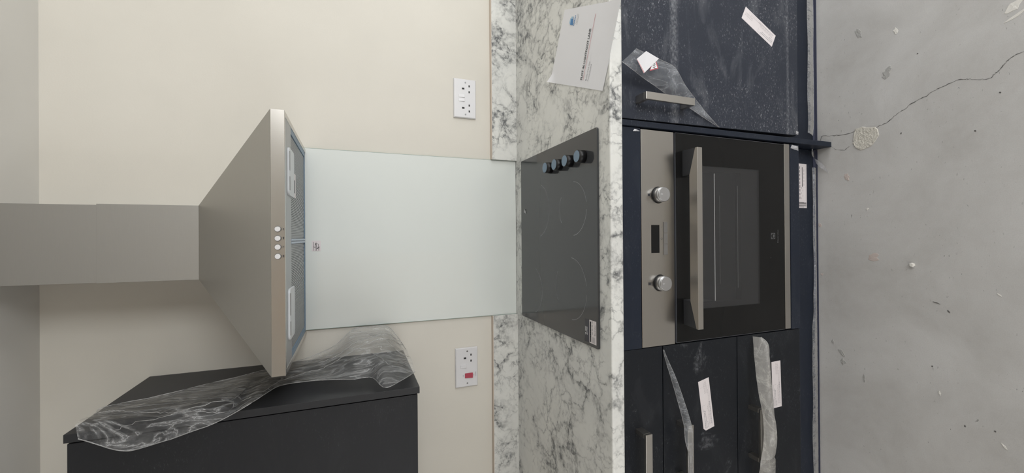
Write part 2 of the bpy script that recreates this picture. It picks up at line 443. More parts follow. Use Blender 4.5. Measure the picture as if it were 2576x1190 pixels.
ribbon('crack', [(.300,-.612),(.285,-.628),(.281,-.650),(.292,-.668)], .0005, M['crack'], seed=5)
# rough plaster patch beside the crack
pp = [(.342,-.682),(.345,-.700),(.338,-.722),(.335,-.738),(.322,-.744),(.308,-.746),(.294,-.738),(.281,-.728),(.274,-.712),(.270,-.696),(.282,-.682),(.298,-.674),(.312,-.676),(.330,-.678)]
pb = MB(); c = Vector((.308, -.709, 0)); rows = []
for q in range(29):
    k = q/28; row = []
    for i in range(57):
        j = i/56*len(pp); a_, b_ = pp[int(j) % len(pp)], pp[(int(j)+1) % len(pp)]; fr = j-int(j)
        e = Vector((a_[0]*(1-fr)+b_[0]*fr, a_[1]*(1-fr)+b_[1]*fr, 0))
        e = c + (e-c)*(1+.06*noise.noise(Vector((i % 56*.9, 3, 0))))
        p = c + (e-c)*(1-k*.999)
        hz = .0002 if q == 0 else .0020+.0009*noise.noise(Vector((p.x*120, p.y*210, 1)))+.0009*noise.noise(Vector((p.x*380, p.y*480, 4)))
        row.append((p.x, p.y, max(.0003, hz)))
    rows.append(row)
pb.grid(rows, smooth=False).build('plaster_patch', M['plaster'], fl)
for i, (x, y, rx, ry, mt, ro) in enumerate([
        (.645,-.694,.018,.008,'chipm',.5),(.609,-.789,.009,.005,'plaster_w',.3),(.485,-.764,.012,.009,'chipm',.2),(.500,-.770,.006,.012,'chipm',.9),
        (.559,-1.023,.012,.02,'plaster_w',.6),(.535,-1.03,.004,.022,'plaster_w',.5),(.190,-.657,.012,.007,'plaster_p',.2),(-.069,-.728,.012,.013,'plaster_p',0),
        (.082,-.713,.004,.004,'plaster_w',0),(-.153,-.995,.006,.002,'plaster_w',.9),(.036,-.571,.007,.005,'plaster_p',0),(-.135,-.577,.004,.004,'plaster_p',0),
        (-.36,-.61,.006,.004,'chipm',.3),(-.39,-.635,.014,.006,'chipm',.8),(-.42,-.64,.010,.007,'chipm',.4),(-.455,-.70,.012,.003,'chipm',.1),
        (.30,-.80,.004,.003,'crack',0),(.355,-1.00,.003,.003,'crack',.4),(.27,-.955,.004,.003,'crack',.4),(-.37,-.865,.003,.003,'crack',0),
        (-.51,-.93,.004,.003,'crack',0),(-.50,-.985,.003,.003,'crack',0),(-.21,-.90,.007,.003,'crack',.7),(-.53,-1.0,.007,.002,'plaster_w',.7),
        (-.44,-.88,.006,.003,'plaster_w',.2),(-.40,-1.07,.012,.02,'chipm',.4),(.52,-.84,.003,.002,'crack',.4),(-.19,-.875,.012,.002,'crack',1.3)]):
    kz = .6 if mt == 'crack' else 1
    blob({'crack': 'pit', 'chipm': 'chip'}.get(mt, 'plaster_spot'), x, y, rx*kz, ry*kz, M[mt], .0009, 12, .35, i+3, ro)
# loose crumb of plaster
cb = MB(); rnd = random.Random(3); rg = []
for zz, rr in ((.0, .006), (.004, .0065), (.007, .004)):
    rg.append([(-.088+math.cos(a*math.pi/3.5)*rr*rnd.uniform(.7, 1.3), -.824+math.sin(a*math.pi/3.5)*rr*rnd.uniform(.7, 1.3), zz) for a in range(7)])
tag(cb.rings(rg).build('plaster_crumb', M['plaster_w']), 'small loose white crumb of plaster lying on the bare concrete floor', 'debris')

# ------------------------------------------------------------------ worktop, upstands, splashback
YW = -.6448; ZT = .911
wt = MB().box(-1.30, 1.30, YW, 0, ZT-.038, ZT).build('worktop', M['marble'], None, .0045, seg=3)
tag(wt, 'long white worktop with grey marble veining running under the hob and paper', 'worktop')
up = box('upstand', .3015, 1.30, -.018, 0, ZT, 1.0125, M['marble_up'], None, .0008)
tag(up, 'marbled upstand strip along the wall to the right of the glass splashback', 'upstand')
MB().box(.3015, 1.30, -.017, -.0002, 1.0125, 1.0150).build('top_edge', M['seal_pink'], up)
up2 = box('upstand', -1.30, -.3005, -.018, 0, ZT, 1.0125, M['marble_up'], None, .0008)
tag(up2, 'marbled upstand strip along the wall to the left of the glass splashback', 'upstand')
MB().box(-1.30, -.3005, -.017, -.0002, 1.0125, 1.0150).build('top_edge', M['seal_pink'], up2)

sp = thing('splashback', 'pale blue-green glass splashback between hob and extractor hood', 'splashback', (0, 0, ZT))
box('glass_panel', -.2995, .3005, -.0065, -.0003, ZT+.001, 1.664, M['splash'], sp, .0006)
box('polished_edge', -.3002, -.2995, -.0068, -.0003, ZT+.001, 1.664, M['splash_edge'], sp); box('polished_edge', .3005, .3012, -.0068, -.0003, ZT+.001, 1.664, M['splash_edge'], sp)
s = MB(); s.box(-.040, -.006, -.0072, -.0066, 1.614, 1.641, 0)
o_ = (-.0385, -.0074, 1.634); R_, U_ = (1, 0, 0), (0, 0, 1)
txt(s, 'Toughened', o_, R_, U_, .0035, 1, .028); txt(s, 'EN 12150-1', (-.0385, -.0074, 1.6265), R_, U_, .0032, 1, .028); txt(s, 'Glass', (-.0385, -.0074, 1.6185), R_, U_, .0035, 1, .014)
rnd = random.Random(4); px = Vector((-.034, -.0076, 1.628))
for k in range(9):
    q = Vector((-.034+.022*rnd.random(), -.0076, 1.617+.016*rnd.random())); d = (q-px).normalized(); nn = Vector((-d.z, 0, d.x))*.0005
    s.face([px-nn, px+nn, q+nn, q-nn], 1); px = q
st = s.build('label_sticker', [M['sticker'], M['print_dark']], sp); st['label'] = 'small clear-edged sticker with dark print'

# ------------------------------------------------------------------ base units
YD = -.605
def drill_handle_v(x0, x1, z0, z1, parent):
    b = MB(); b.box(x0, x1, -.648, -.640, z0, z1); b.box(x0, x1, -.640, YD, z1-.012, z1); b.box(x0, x1, -.640, YD, z0, z0+.012)
    return b.build('handle', M['steel_h'], parent, .0008)
def drill_handle_h(x0, x1, z0, z1, parent):
    b = MB(); b.box(x0, x1, -.648, -.640, z0, z1); b.box(x0, x0+.012, -.640, YD, z0, z1); b.box(x1-.012, x1, -.640, YD, z0, z1)
    return b.build('handle', M['steel_h'], parent, .0008)

rc = thing('base_cabinet', 'dusty navy base cabinet with single door to the right of the oven', 'cabinet', (.62, -.3, 0))
MB().box(.322, .92, YD+.024, -.03, .155, ZT-.0385).build('carcass', M['navy'], rc)
d = MB().hexa([(.3265, YD, .158), (.917, YD, .158), (.917, YD+.02, .158), (.3265, YD+.02, .158)], [(.3155, YD, .866), (.917, YD, .866), (.917, YD+.02, .866), (.3155, YD+.02, .866)]).build('door', M['navy_door'], rc, .0012)
drill_handle_v(.3585, .3785, .637, .802, d)
def delivery_label(c0, rdir, udir, w_, h_, y, parent, cut=False):
    """white adhesive label, printed lines; c0 = lower left corner in the panel plane"""
    o = Vector(c0); r = Vector(rdir).normalized(); u = Vector(udir).normalized(); nrm = Vector((0, -1, 0))
    b = MB(); cs = [(0, 0), (w_-.006 if cut else w_, 0)] + ([(w_, .006)] if cut else []) + [(w_, h_), (0, h_)]
    cs = [(0, 0), (w_, 0), (w_, h_), (0, h_)] if not cut else [(.008, 0), (w_, 0), (w_, h_), (0, h_), (0, .008)]
    lo = [o + r*a + u*c_ for a, c_ in cs]; hi = [p+nrm*.0005 for p in lo]; b.hexa(lo, hi, 0)
    q = o+nrm*.0007
    rnd = random.Random(int(w_*1e4))
    def row(x0, x1, yy, hh, m_):
        x = x0
        while x < x1:
            l = rnd.uniform(.002, .006); bar(b, q, r, u, x, min(x+l, x1), yy, yy+hh, m_); x += l+rnd.uniform(.0008, .002)
    row(.012, w_*.55, h_*.78, .0016, 1); row(.012, w_*.5, h_*.68, .0014, 2); row(.012, w_*.48, h_*.58, .0014, 2)
    row(.006, w_*.42, h_*.20, .0016, 1); row(.006, w_*.38, h_*.32, .0014, 1); row(w_*.05, w_*.16, h_*.44, .0014, 1)
    row(w_*.48, w_*.80, h_*.74, .0012, 2); row(w_*.72, w_*.96, h_*.64, .0012, 2); row(w_*.72, w_*.96, h_*.54, .0012, 2); row(w_*.72, w_*.96, h_*.44, .0012, 2)
    bar(b, q, r, u, w_*.86, w_*.862, h_*.08, h_*.92, 2); bar(b, q, r, u, w_*.05, w_*.86, h_*.86, h_*.872, 2)
    bar(b, q, r, u, w_*.38, w_*.50, h_*.12, h_*.13, 1); bar(b, q, r, u, w_*.38, w_*.382, h_*.12, h_*.42, 1); bar(b, q, r, u, w_*.50, w_*.502, h_*.12, h_*.42, 1)
    ob = b.build('label_sticker', [M['sticker'], M['print_grey'], M['print_faint']], parent)
    ob['label'] = 'white adhesive label with small print'
    return ob
pa, pb_ = Vector((.635, YD, .259)), Vector((.699, YD, .392))     # lower right, upper right
pc = Vector((.597, YD, .277))
delivery_label(pc, Vector((.664, YD, .407))-pc, pa-pc, .146, .042, YD, d)

dc = thing('drawer_cabinet', 'dark navy three-drawer base cabinet to the left of the oven', 'cabinet', (-.6, -.3, 0))
MB().box(-.90, -.3045, YD+.024, -.03, .155, ZT-.0385).build('carcass', M['navy'], dc)
XD0, XD1 = -.897, -.3035
dr1 = box('drawer', XD0, XD1, YD, YD+.02, .7185, .866, M['navy_drawer'], dc, .001)
dr2 = box('drawer', XD0, XD1, YD, YD+.02, .4385, .7155, M['navy_drawer'], dc, .001)
dr3 = box('drawer', XD0, XD1, YD, YD+.02, .158, .4355, M['navy_drawer'], dc, .001)
drill_handle_h(-.673, -.514, .790, .811, dr1)
drill_handle_h(-.673, -.514, .651, .672, dr2)
drill_handle_h(-.673, -.514, .376, .395, dr3)
a0 = Vector((-.565, YD, .571)); delivery_label(a0, Vector((-.420, YD, .591))-a0, Vector((-.556, YD, .530))-a0, .147, .041, YD, dr2, True)
a0 = Vector((-.543, YD, .286)); delivery_label(a0, Vector((-.397, YD, .291))-a0, Vector((-.542, YD, .245))-a0, .146, .040, YD, dr3)

pn = thing('support_panel', 'narrow navy support panel standing on the floor between oven and right cabinet', 'panel', (.305, -.58, 0))
MB().hexa([(.2995, -.611, 0), (.3165, -.611, 0), (.3165, -.03, 0), (.2995, -.03, 0)], [(.2955, -.611, ZT-.0385), (.3115, -.611, ZT-.0385), (.3115, -.03, ZT-.0385), (.2955, -.03, ZT-.0385)]).build('board', M['navy'], pn, .0015)

def plinth(x0, x1, label):
    t = thing('plinth', label, 'plinth', ((x0+x1)/2, -.55, 0))
    box('board', x0, x1, -.558, -.542, .004, .154, M['navy'], t, .0008)
    b = MB(); b.box(x0, x1, -.560, -.558, .001, .014); b.box(x0, x1, -.566, -.558, .0002, .0025); b.build('seal_strip', M['pvc_strip'], t)
    return t
pr = plinth(.320, 1.0, 'dark plinth board at floor level under the right base cabinet')
pl = plinth(-1.0, .298, 'dark plinth board at floor level under the oven and drawers')
b = MB(); b.box(.095, .247, -.5586, -.558, .047, .0885, 0)
for k, (x, y) in enumerate([(.10+.0028*i, 0) for i in range(10)]):
    if k % 3 != 1 or k > 6: b.box(.0975+k*.0019, .0975+k*.0019+.0011, -.5589, -.5586, .050 if k % 4 else .062, .086, 1)
b.box(.168, .235, -.5589, -.5586, .068, .0705, 1)
for k in range(5): b.box(.172+.012*k, .180+.012*k, -.5589, -.5586, .060, .0622, 2)
for k in range(9): b.box(.125+.013*k, .134+.013*k, -.5589, -.5586, .081, .083, 1)
for k in range(6): b.box(.125+.009*k, .131+.009*k, -.5589, -.5586, .072-(k % 2)*.006, .074-(k % 2)*.006, 2)
b.box(.120, .1203, -.5589, -.5586, .050, .086, 2); b.box(.165, .1653, -.5589, -.5586, .050, .086, 2); b.box(.12, .24, -.5589, -.5586, .0517, .052, 2)
q = b.build('label_sticker', [M['sticker'], M['print_dark'], M['print_faint']], pl); q['label'] = 'white barcode label'

# ------------------------------------------------------------------ oven and its housing
oh = thing('oven_housing', 'navy cabinet housing framing the built-in oven above and below', 'cabinet', (0, -.3, 0))
box('top_rail', -.3025, .2945, YD, YD+.02, .7870, .8720, M['navy'], oh, .0008)
box('bottom_rail', -.3015, .2955, YD, YD+.02, .155, .1965, M['navy'], oh, .0008)
b = MB(); b.box(-.3025, -.3020, YD+.03, -.05, .155, .872); b.box(.2925, .2945, YD+.03, -.05, .2, .872); b.box(-.302, .2925, -.052, -.05, .155, .872); b.box(-.302, .2925, YD+.03, -.05, .150, .155)
b.build('carcass', M['navy'], oh)

ov = thing('oven', 'built-in electric oven with steel control panel and black glass door', 'oven', (0, -.3, .2))
b = MB()  # open-fronted body with the cavity
b.box(-.28, .28, -.55, -.06, .58, .78); b.box(-.28, -.235, -.55, -.06, .22, .58); b.box(.235, .28, -.55, -.06, .22, .58); b.box(-.235, .235, -.55, -.06, .22, .28); b.box(-.235, .235, -.10, -.06, .28, .58)
b.build('cavity', M['cavity'], ov)
box('body_front', -.297, .290, YD+.022, YD+.032, .57, .785, M['black'], ov)
cp = box('control_panel', -.3015, .2925, YD, YD+.022, .6735, .7855, M['oven_steel'], ov, .0008)
cp2 = MB(); cp2.box(-.045, .032, YD-.0006, YD, .7255, .7530, 0); cp2.build('display', M['oven_glass'], cp, .0003)
for k in range(3):
    x1_ = .040-k*.0305; MB().box(x1_-.0295, x1_, YD-.0016, YD, .698, .7115).build('button', M['button_grey'], cp, .0004)
b = MB()
bar(b, (.026, YD-.0004, .717), R_, U_, -.0008, .0008, -.0008, .0008)
for x in (-.006,):
    for k in range(12):
        a, c_ = 2*math.pi*k/12, 2*math.pi*(k+1)/12
        b.face([(x+.003*math.cos(a), YD-.0004, .718+.003*math.sin(a)), (x+.003*math.cos(c_), YD-.0004, .718+.003*math.sin(c_)), (x+.0024*math.cos(c_), YD-.0004, .718+.0024*math.sin(c_)), (x+.0024*math.cos(a), YD-.0004, .718+.0024*math.sin(a))])
for xk in (.114, -.129):
    bar(b, (xk, YD-.0004, .760), R_, U_, -.0035, .0035, -.0035, .0035)
    for (p0, p1, q0, q1) in ((-.0045, .0045, -.0102, -.0096), (-.0045, .0045, -.0052, -.0046), (-.0045, -.004, -.0102, -.0046), (.004, .0045, -.0102, -.0046)): bar(b, (xk, YD-.0004, .760), R_, U_, p0, p1, q0, q1)
b.build('printed_symbols', M['print_dark'], cp)['kind'] = 'stuff'
def oven_knob(x, z):
    b = MB(); b.cyl((x, YD, z), (0, -1, 0), .0235, .0225, .002, 40, 1)
    b.cyl((x, YD-.002, z), (0, -1, 0), .0205, .0200, .022, 48, 0)
    b.cyl((x, YD-.024, z), (0, -1, 0), .0200, .0185, .0012, 48, 0)
    k = b.build('knob', [M['knob_metal'], M['black']], ov)
    MB().box(x-.0006, x+.0006, YD-.0258, YD-.0252, z+.006, z+.0125).build('pointer', M['white_plastic'], k)
oven_knob(.1145, .7285); oven_knob(-.128, .7245)
dx0_, dx1_, dz0, dz1 = -.2985, .2915, .2265, .6665
wx0_, wx1_, wz0, wz1 = -.210, .2045, .338, .590
door = MB()
door.box(dx0_, wx0_, YD, YD+.006, dz0, dz1); door.box(wx1_, dx1_, YD, YD+.006, dz0, dz1)
door.box(wx0_, wx1_, YD, YD+.006, dz0, wz0); door.box(wx0_, wx1_, YD, YD+.006, wz1, dz1)
od = door.build('oven_door', M['oven_glass'], ov)
box('window_glass', wx0_, wx1_, YD+.0004, YD+.0056, wz0, wz1, M['oven_window'], od)
b = MB(); b.box(dx0_-.0012, dx0_, YD+.0005, YD+.022, dz0, dz1+.001); b.box(dx1_, dx1_+.0012, YD+.0005, YD+.022, dz0, dz1+.001); b.box(dx0_, dx1_, YD+.0005, YD+.022, dz1, dz1+.0012)
b.build('edge_frame', M['edge_grey'], od)
b = MB(); b.box(-.285, -.196, YD+.010, YD+.03, .24, .65); b.box(.192, .28, YD+.010, YD+.03, .24, .65); b.box(-.196, .192, YD+.010, YD+.03, .24, .405); b.box(-.196, .192, YD+.010, YD+.03, .565, .65)
b.build('inner_door_panel', M['inner_door'], od)
# handle: tapered bar on two dark brackets
hb = MB(); zb, zt = .634, .652
hb.hexa([(-.251, -.668, zb), (.240, -.668, zb), (.240, -.661, zb), (.168, -.640, zb), (-.177, -.640, zb), (-.251, -.661, zb)],
        [(-.251, -.668, zt), (.240, -.668, zt), (.240, -.661, zt), (.168, -.640, zt), (-.177, -.640, zt), (-.251, -.661, zt)])
hd = hb.build('handle', M['steel_h'], od, .0006)
for x0_, x1_, xa, xb in ((.170, .243, .170, .240), (-.249, -.179, -.251, -.179)):
    MB().hexa([(x0_, YD, .620), (x1_, YD, .620), (xb, -.6605 if xb > 0 else -.641, .636), (xa, -.6405 if xa > 0 else -.6605, .636)],
              [(x0_, YD, .642), (x1_, YD, .642), (xb, -.6605 if xb > 0 else -.641, .650), (xa, -.6405 if xa > 0 else -.6605, .650)]).build('handle_bracket', M['inner_door'], od)
b = MB(); cx_, cz_, rs = -.001, .2785, .0085
for (p0, p1, q0, q1) in ((-rs-.001, rs+.001, rs, rs+.001), (-rs-.001, rs+.001, -rs-.001, -rs), (-rs-.001, -rs, -rs, rs), (rs, rs+.001, -rs, rs)):
    bar(b, (cx_, YD-.0004, cz_), R_, U_, p0, p1, q0, q1)
n = 28
for k in range(n):   # round emblem inside a square outline: the corners outside the circle are filled
    a, c_ = 2*math.pi*k/n, 2*math.pi*(k+1)/n
    def sq(t_): m_ = max(abs(math.cos(t_)), abs(math.sin(t_))); return (cx_+rs*math.cos(t_)/m_, YD-.0004, cz_+rs*math.sin(t_)/m_)
    def ci(t_, r_): return (cx_+r_*math.cos(t_), YD-.0004, cz_+r_*math.sin(t_))
    b.face([ci(a, rs*.92), ci(c_, rs*.92), sq(c_), sq(a)])
yq = YD-.0004
b.face([(cx_-rs*.85, yq, cz_+rs*.12), (cx_-rs*.1, yq, cz_-rs*.8), (cx_+rs*.1, yq, cz_-rs*.8), (cx_+rs*.85, yq, cz_+rs*.12)])
b.face([(cx_-rs*.85, yq, cz_+rs*.12), (cx_+rs*.85, yq, cz_+rs*.12), (cx_+rs*.5, yq, cz_+rs*.2), (cx_-rs*.5, yq, cz_+rs*.2)])
txt(b, 'Electrolux', (-.0225, yq, .2545), R_, U_, .0055, 0, .042)
q = b.build('emblem', M['logo_grey'], od); q['label'] = 'faint grey square emblem and lettering'
MB().cyl((-.069, YD, .289), (0, -1, 0), .0025, .0022, .0006, 16).build('rubber_spot', M['black'], od)
b = MB(); b.box(-.2985, .2945, YD-.001, YD+.022, .2015, .2255); b.build('bottom_trim', M['steel_h'], ov, .0008)
MB().box(-.190, .184, YD-.0004, YD+.0003, .5215, .5240).build('reflection_line', M['line_grey'], od)  # thin strips paint the reflection lines of the oven window
MB().box(-.157, .151, YD-.0003, YD+.0003, .4300, .4309).build('reflection_line', M['line_dim'], od)
MB().box(-.141, .120, YD-.0003, YD+.0003, .5020, .5027).build('reflection_line', M['line_dim'], od)

# ------------------------------------------------------------------ hob
hob = thing('hob', 'black glass ceramic hob with four knobs, set into the marbled worktop', 'hob', (0, -.33, ZT))
hx0, hx1, hy0, hy1, hz0, hz1 = -.2955, .2885, -.594, -.074, ZT+.0002, ZT+.0062
gl = MB(); n = 6; r = .006; pts = []
for (cx, cy, a0_) in ((hx1-r, hy1-r, 0), (hx0+r, hy1-r, 90), (hx0+r, hy0+r, 180), (hx1-r, hy0+r, 270)):
    for k in range(n+1): a = math.radians(a0_+90*k/n); pts.append((cx+r*math.cos(a), cy+r*math.sin(a)))
gl.hexa([(x, y, hz0) for x, y in pts], [(x, y, hz1) for x, y in pts])
gl.build('glass_plate', M['hobglass'], hob, .001)
def arc(cx, cy, r, arcs, wd=.0009):
    b = MB()
    for a0_, a1_ in arcs:
        k = 40
        for i in range(k):
            a, c_ = math.radians(a0_+(a1_-a0_)*i/k), math.radians(a0_+(a1_-a0_)*(i+1)/k); z = hz1+.0002
            b.face([(cx+(r-wd)*math.cos(a), cy+(r-wd)*math.sin(a), z), (cx+(r+wd)*math.cos(a), cy+(r+wd)*math.sin(a), z), (cx+(r+wd)*math.cos(c_), cy+(r+wd)*math.sin(c_), z), (cx+(r-wd)*math.cos(c_), cy+(r-wd)*math.sin(c_), z)])
    return b
for cx, cy, r, arcs in ((.083, -.463, .078, [(60, -70+0), (-110, -150), (150, 215), (300, 290)]), (-.151, -.448, .091, [(75, -75), (-115, -150), (165, 215)]), (.092, -.222, .090, [(-10, -170)]), (-.185, -.175, .080, [(-20, -160)])):
    for ar in ([(-175, -95), (-80, -5), (60, 120)] if cy < -.4 else [(-165, -20)]): arc(cx, cy, r, [ar], .0006).build('cooking_zone_arc', M['print_grey'], hob)
for kx, ky in ((.2222, -.528), (.2222, -.458), (.2222, -.392), (.2232, -.328)):
    b = MB(); b.cyl((kx, ky, hz1), (0, 0, 1), .0178, .0172, .0225, 40, 0); b.cyl((kx, ky, hz1+.0225), (0, 0, 1), .0172, .0164, .0006, 40, 0, 1)
    k = b.build('knob', [M['black'], M['black']], hob)
    b = MB(); b.cyl((kx, ky, hz1+.0231), (0, 0, 1), .0158, .0156, .0004, 40)
    b.build('protective_film', M['blue_film'], k)['label'] = 'blue-grey protective film disc'
b = MB(); z = hz1+.0004
b.box(-.286, -.224, -.5845, -.551, hz1, z, 0)
zt_ = z+.0002
o_ = (-.282, -.557, zt_); U2 = (0, 1, 0)
def lab(x0, x1, y0, y1, m): b.face([(x0, y0, zt_), (x1, y0, zt_), (x1, y1, zt_), (x0, y1, zt_)], m)
lab(-.283, -.228, -.560, -.554, 1)
for k in range(9): lab(-.272+.005*k, -.269+.005*k, -.5585, -.5555, 2)
txt(b, 'Electrolux', (-.262, -.581, zt_), R_, U2, .0045, 1, .028)
for k in range(4):
    lab(-.283, -.268, -.5665-k*.004, -.5650-k*.004, 2); lab(-.262+.01*k, -.255+.01*k, -.5665, -.5645, 1)
b.build('label_sticker', [M['sticker'], M['print_dark'], M['print_grey']], hob)['label'] = 'small white printed rating label'
b = MB(); b.box(-.286, -.224, -.551, -.527, hz1, hz1+.0003, 0); zt_ = hz1+.0005
txt(b, '2', (-.268, -.541, zt_), R_, U2, .012, 1); txt(b, 'YEARS', (-.259, -.534, zt_), R_, U2, .005, 1, .014); txt(b, 'FREE', (-.259, -.541, zt_), R_, U2, .005, 1, .014)
lab(-.284, -.226, -.5475, -.5465, 2); lab(-.284, -.226, -.5445, -.5435, 2)
b.build('label_sticker', [plain('dark_sticker', (.05, .05, .06), .4), M['white_plastic'], plain('purple_print', (.16, .15, .20), .5)], hob)['label'] = 'dark label reading 2 years free'
b = MB(); b.face([(.102, -.105, hz1+.001), (.094, -.107, hz1+.003), (.088, -.122, hz1+.002), (.098, -.120, hz1+.001)]); b.face([(.102, -.105, hz1+.001), (.098, -.120, hz1+.001), (.106, -.112, hz1+.004)])
tag(b.build('film_scrap', M['film_w'], None, 0, .0002), 'tiny scrap of clear film lying at the back of the black hob', 'scrap')

# ------------------------------------------------------------------ extractor hood
hdn = thing('extractor_hood', 'brushed steel chimney extractor hood above the glass splashback', 'extractor hood', (0, -.2, 1.6583))
X0, X1, YH, Z0, Z1, ZC = -.3115, .2958, -.4526, 1.6583, 1.6870, 1.8848
YC, C0, C1 = -.2337, -.1028, .0888
b = MB()
b.rings([[(X0, YH, Z1), (X1, YH, Z1), (X1, -.001, Z1), (X0, -.001, Z1)], [(C0, YC, ZC), (C1, YC, ZC), (C1, -.001, ZC), (C0, -.001, ZC)]])
b.build('canopy', M['steel_c'], hdn, .0006)
b = MB(); t_ = .012
b.box(X0, X1, YH, YH+t_, Z0, Z1); b.box(X0, X0+t_, YH+t_, -.001, Z0, Z1); b.box(X1-t_, X1, YH+t_, -.001, Z0, Z1); b.box(X0+t_, X1-t_, -.012, -.0075, Z0+.005, Z1)
rim = b.build('rim', M['steel'], hdn, .0007)
box('front_strip', X0+t_, X1-t_, YH+t_, -.342, Z0+.0012, Z0+.004, M['steel_in'], hdn)
fb = Z0+.004
for xa, xb in ((-.284, -.0125), (.002, .268)):
    fm = MB()
    k = int((xb-xa)/.0045)
    for i in range(k):   # pressed ribs of the grease filter
        x = xa+(xb-xa)*i/k; fm.hexa([(x, -.338, fb), (x+.0030, -.338, fb), (x+.0030, -.022, fb), (x, -.022, fb)], [(x, -.338, fb+.003), (x+.0030, -.338, fb+.003), (x+.0030, -.022, fb+.003), (x, -.022, fb+.003)])
    fm.box(xa, xb, -.338, -.022, fb+.0022, fb+.006)
    fo = fm.build('grease_filter', M['mesh'], hdn)
b = MB(); b.box(-.300, -.285, -.352, -.012, Z0+.0015, Z0+.009); b.box(.268, .284, -.345, -.012, Z0+.0015, Z0+.009); b.box(-.285, .268, -.022, -.012, Z0+.0015, Z0+.009)
b.build('protective_film', M['blue_film'], hdn)['label'] = 'blue protective film left on the filter edges'
b = MB(); b.box(-.0115, -.0058, -.338, -.022, Z0+.0005, Z0+.004); b.box(-.0045, .001, -.338, -.022, Z0+.0005, Z0+.004)
b.build('divider_rail', M['blue_film_l'], hdn)
for x0_, x1_ in ((.106, .222), (-.243, -.120)):
    b = MB(); r = .012; pts = []
    for cx, cy, a0_ in ((x1_-r, -.318-r, 0), (x0_+r, -.318-r, 90), (x0_+r, -.405+r, 180), (x1_-r, -.405+r, 270)):
        for k in range(7): a = math.radians(a0_+15*k); pts.append((cx+r*math.cos(a), cy+r*math.sin(a)))
    b.hexa([(x, y, Z0-.0035) for x, y in pts], [(x, y, Z0+.0015) for x, y in pts])
    lo = b.build('lamp_cover', M['lens'], hdn, .001)
    b = MB(); b.box(x0_+.012, x0_+.045, -.4035, -.397, Z0-.0045, Z0-.0033); b.box(x0_+.06, x1_-.01, -.4035, -.397, Z0-.0045, Z0-.0033); b.build('clip', M['screw'], lo)
b = MB(); b.box(.113, .178, -.270, -.235, fb-.0012, fb-.0002, 0); b.box(.125, .160, -.268, -.252, fb-.0014, fb-.0012, 1)
b.build('label_sticker', [M['sticker'], M['print_dark']], hdn)
for i, bx_ in enumerate((.0232, .0022, -.0178, -.0388)):
    b = MB(); b.cyl((bx_, YH, 1.6728), (0, -1, 0), .0072, .0070, .0012, 28, 1); b.cyl((bx_, YH-.001, 1.6728), (0, -1, 0), .0060, .0056, .0050, 28, 0)
    b.build('push_button', [M['white_plastic'], M['screw']], hdn)
b = MB()
for i, bx_ in enumerate((.0232, .0022, -.0178, -.0388)):
    for k in range(2): bar(b, (bx_, YH-.0004, 1.6615), R_, U_, -.0022+.003*k, -.0008+.003*k+(.001 if i % 2 else 0), -.0012, .0012)
    bar(b, (bx_, YH-.0004, 1.6648), R_, U_, -.003, .003, -.0003, .0003)
b.build('printed_symbols', M['print_dark'], hdn)['kind'] = 'stuff'
box('chimney_lower', C0, C1, YC, -.001, ZC, 2.0885, M['steel_v'], hdn, .0006)
box('chimney_upper', C0+.001, C1-.0025, YC+.0015, -.001, 2.0885, H-.001, M['steel_v'], hdn, .0006)

# ------------------------------------------------------------------ wall cabinet
wc = thing('wall_cabinet', 'charcoal wall cabinet with end panel mounted left of the extractor hood', 'cabinet', (-.7, -.2, 1.35))
ep = MB(); ep.box(-.4190, -.4010, -.3870, -.0003, 1.3480, 2.0740)
ep.build('end_panel', M['navy_end'], wc, .0008)
MB().box(-1.00, -.4200, -.3600, -.0003, 1.3600, 2.0740).build('carcass', M['navy_wall'], wc)
box('door', -1.00, -.4225, -.3830, -.3620, 1.3530, 2.0700, M['navy_wall'], wc, .0012)

# ------------------------------------------------------------------ sockets
def socket(x0, label):
    z0_, z1_ = 1.0735, 1.1595
    t = thing('socket', label, 'socket', (x0+.0735, 0, 1.1165))
    b = MB(); x1_ = x0+.147
    b.rings([[(x0, 0, z0_), (x1_, 0, z0_), (x1_, 0, z1_), (x0, 0, z1_)], [(x0, -.006, z0_), (x1_, -.006, z0_), (x1_, -.006, z1_), (x0, -.006, z1_)], [(x0+.003, -.0085, z0_+.003), (x1_-.003, -.0085, z0_+.003), (x1_-.003, -.0085, z1_-.003), (x0+.003, -.0085, z1_-.003)]])
    b.build('faceplate', M['white_plastic'], t, .0006)
    for xs in (x0+.0135, x1_-.0135):
        b = MB(); b.cyl((xs, -.0085, 1.1145), (0, -1, 0), .0033, .0030, .0006, 20, 0); b.box(xs-.0025, xs+.0025, -.0093, -.0091, 1.1141, 1.1149, 1); b.build('screw', [M['screw'], M['slot']], t)
    return t
def outlet(t, xc):
    b = MB(); b.box(xc-.0032, xc+.0032, -.0088, -.0060, 1.1185, 1.1280); b.box(xc-.0150, xc-.0075, -.0088, -.0060, 1.0975, 1.1025); b.box(xc+.0075, xc+.0150, -.0088, -.0060, 1.0975, 1.1025)
    b.build('pin_holes', M['slot'], t)
def rocker(t, xc, w_=.0125, zc=1.1295, h_=.0235, name='switch', mat='white_plastic', dpt=.004):
    x0_, x1_ = xc-w_/2, xc+w_/2; za, zb_ = zc-h_/2, zc+h_/2
    b = MB(); b.rings([[(x0_, -.0083, za), (x1_, -.0083, za), (x1_, -.0083, zb_), (x0_, -.0083, zb_)], [(x0_+.0008, -.0085-dpt, za+.0005), (x1_-.0008, -.0085-dpt, za+.0005), (x1_-.0008, -.0085-dpt*.25, zb_-.0005), (x0_+.0008, -.0085-dpt*.25, zb_-.0005)]])
    return b.build(name, M[mat], t, .0008)
s1 = socket(.4530, 'white double socket with two switches on the wall right of the splashback')
outlet(s1, .4530+.0370); outlet(s1, .4530+.147-.0370); rocker(s1, .4530+.0668); rocker(s1, .4530+.0820)
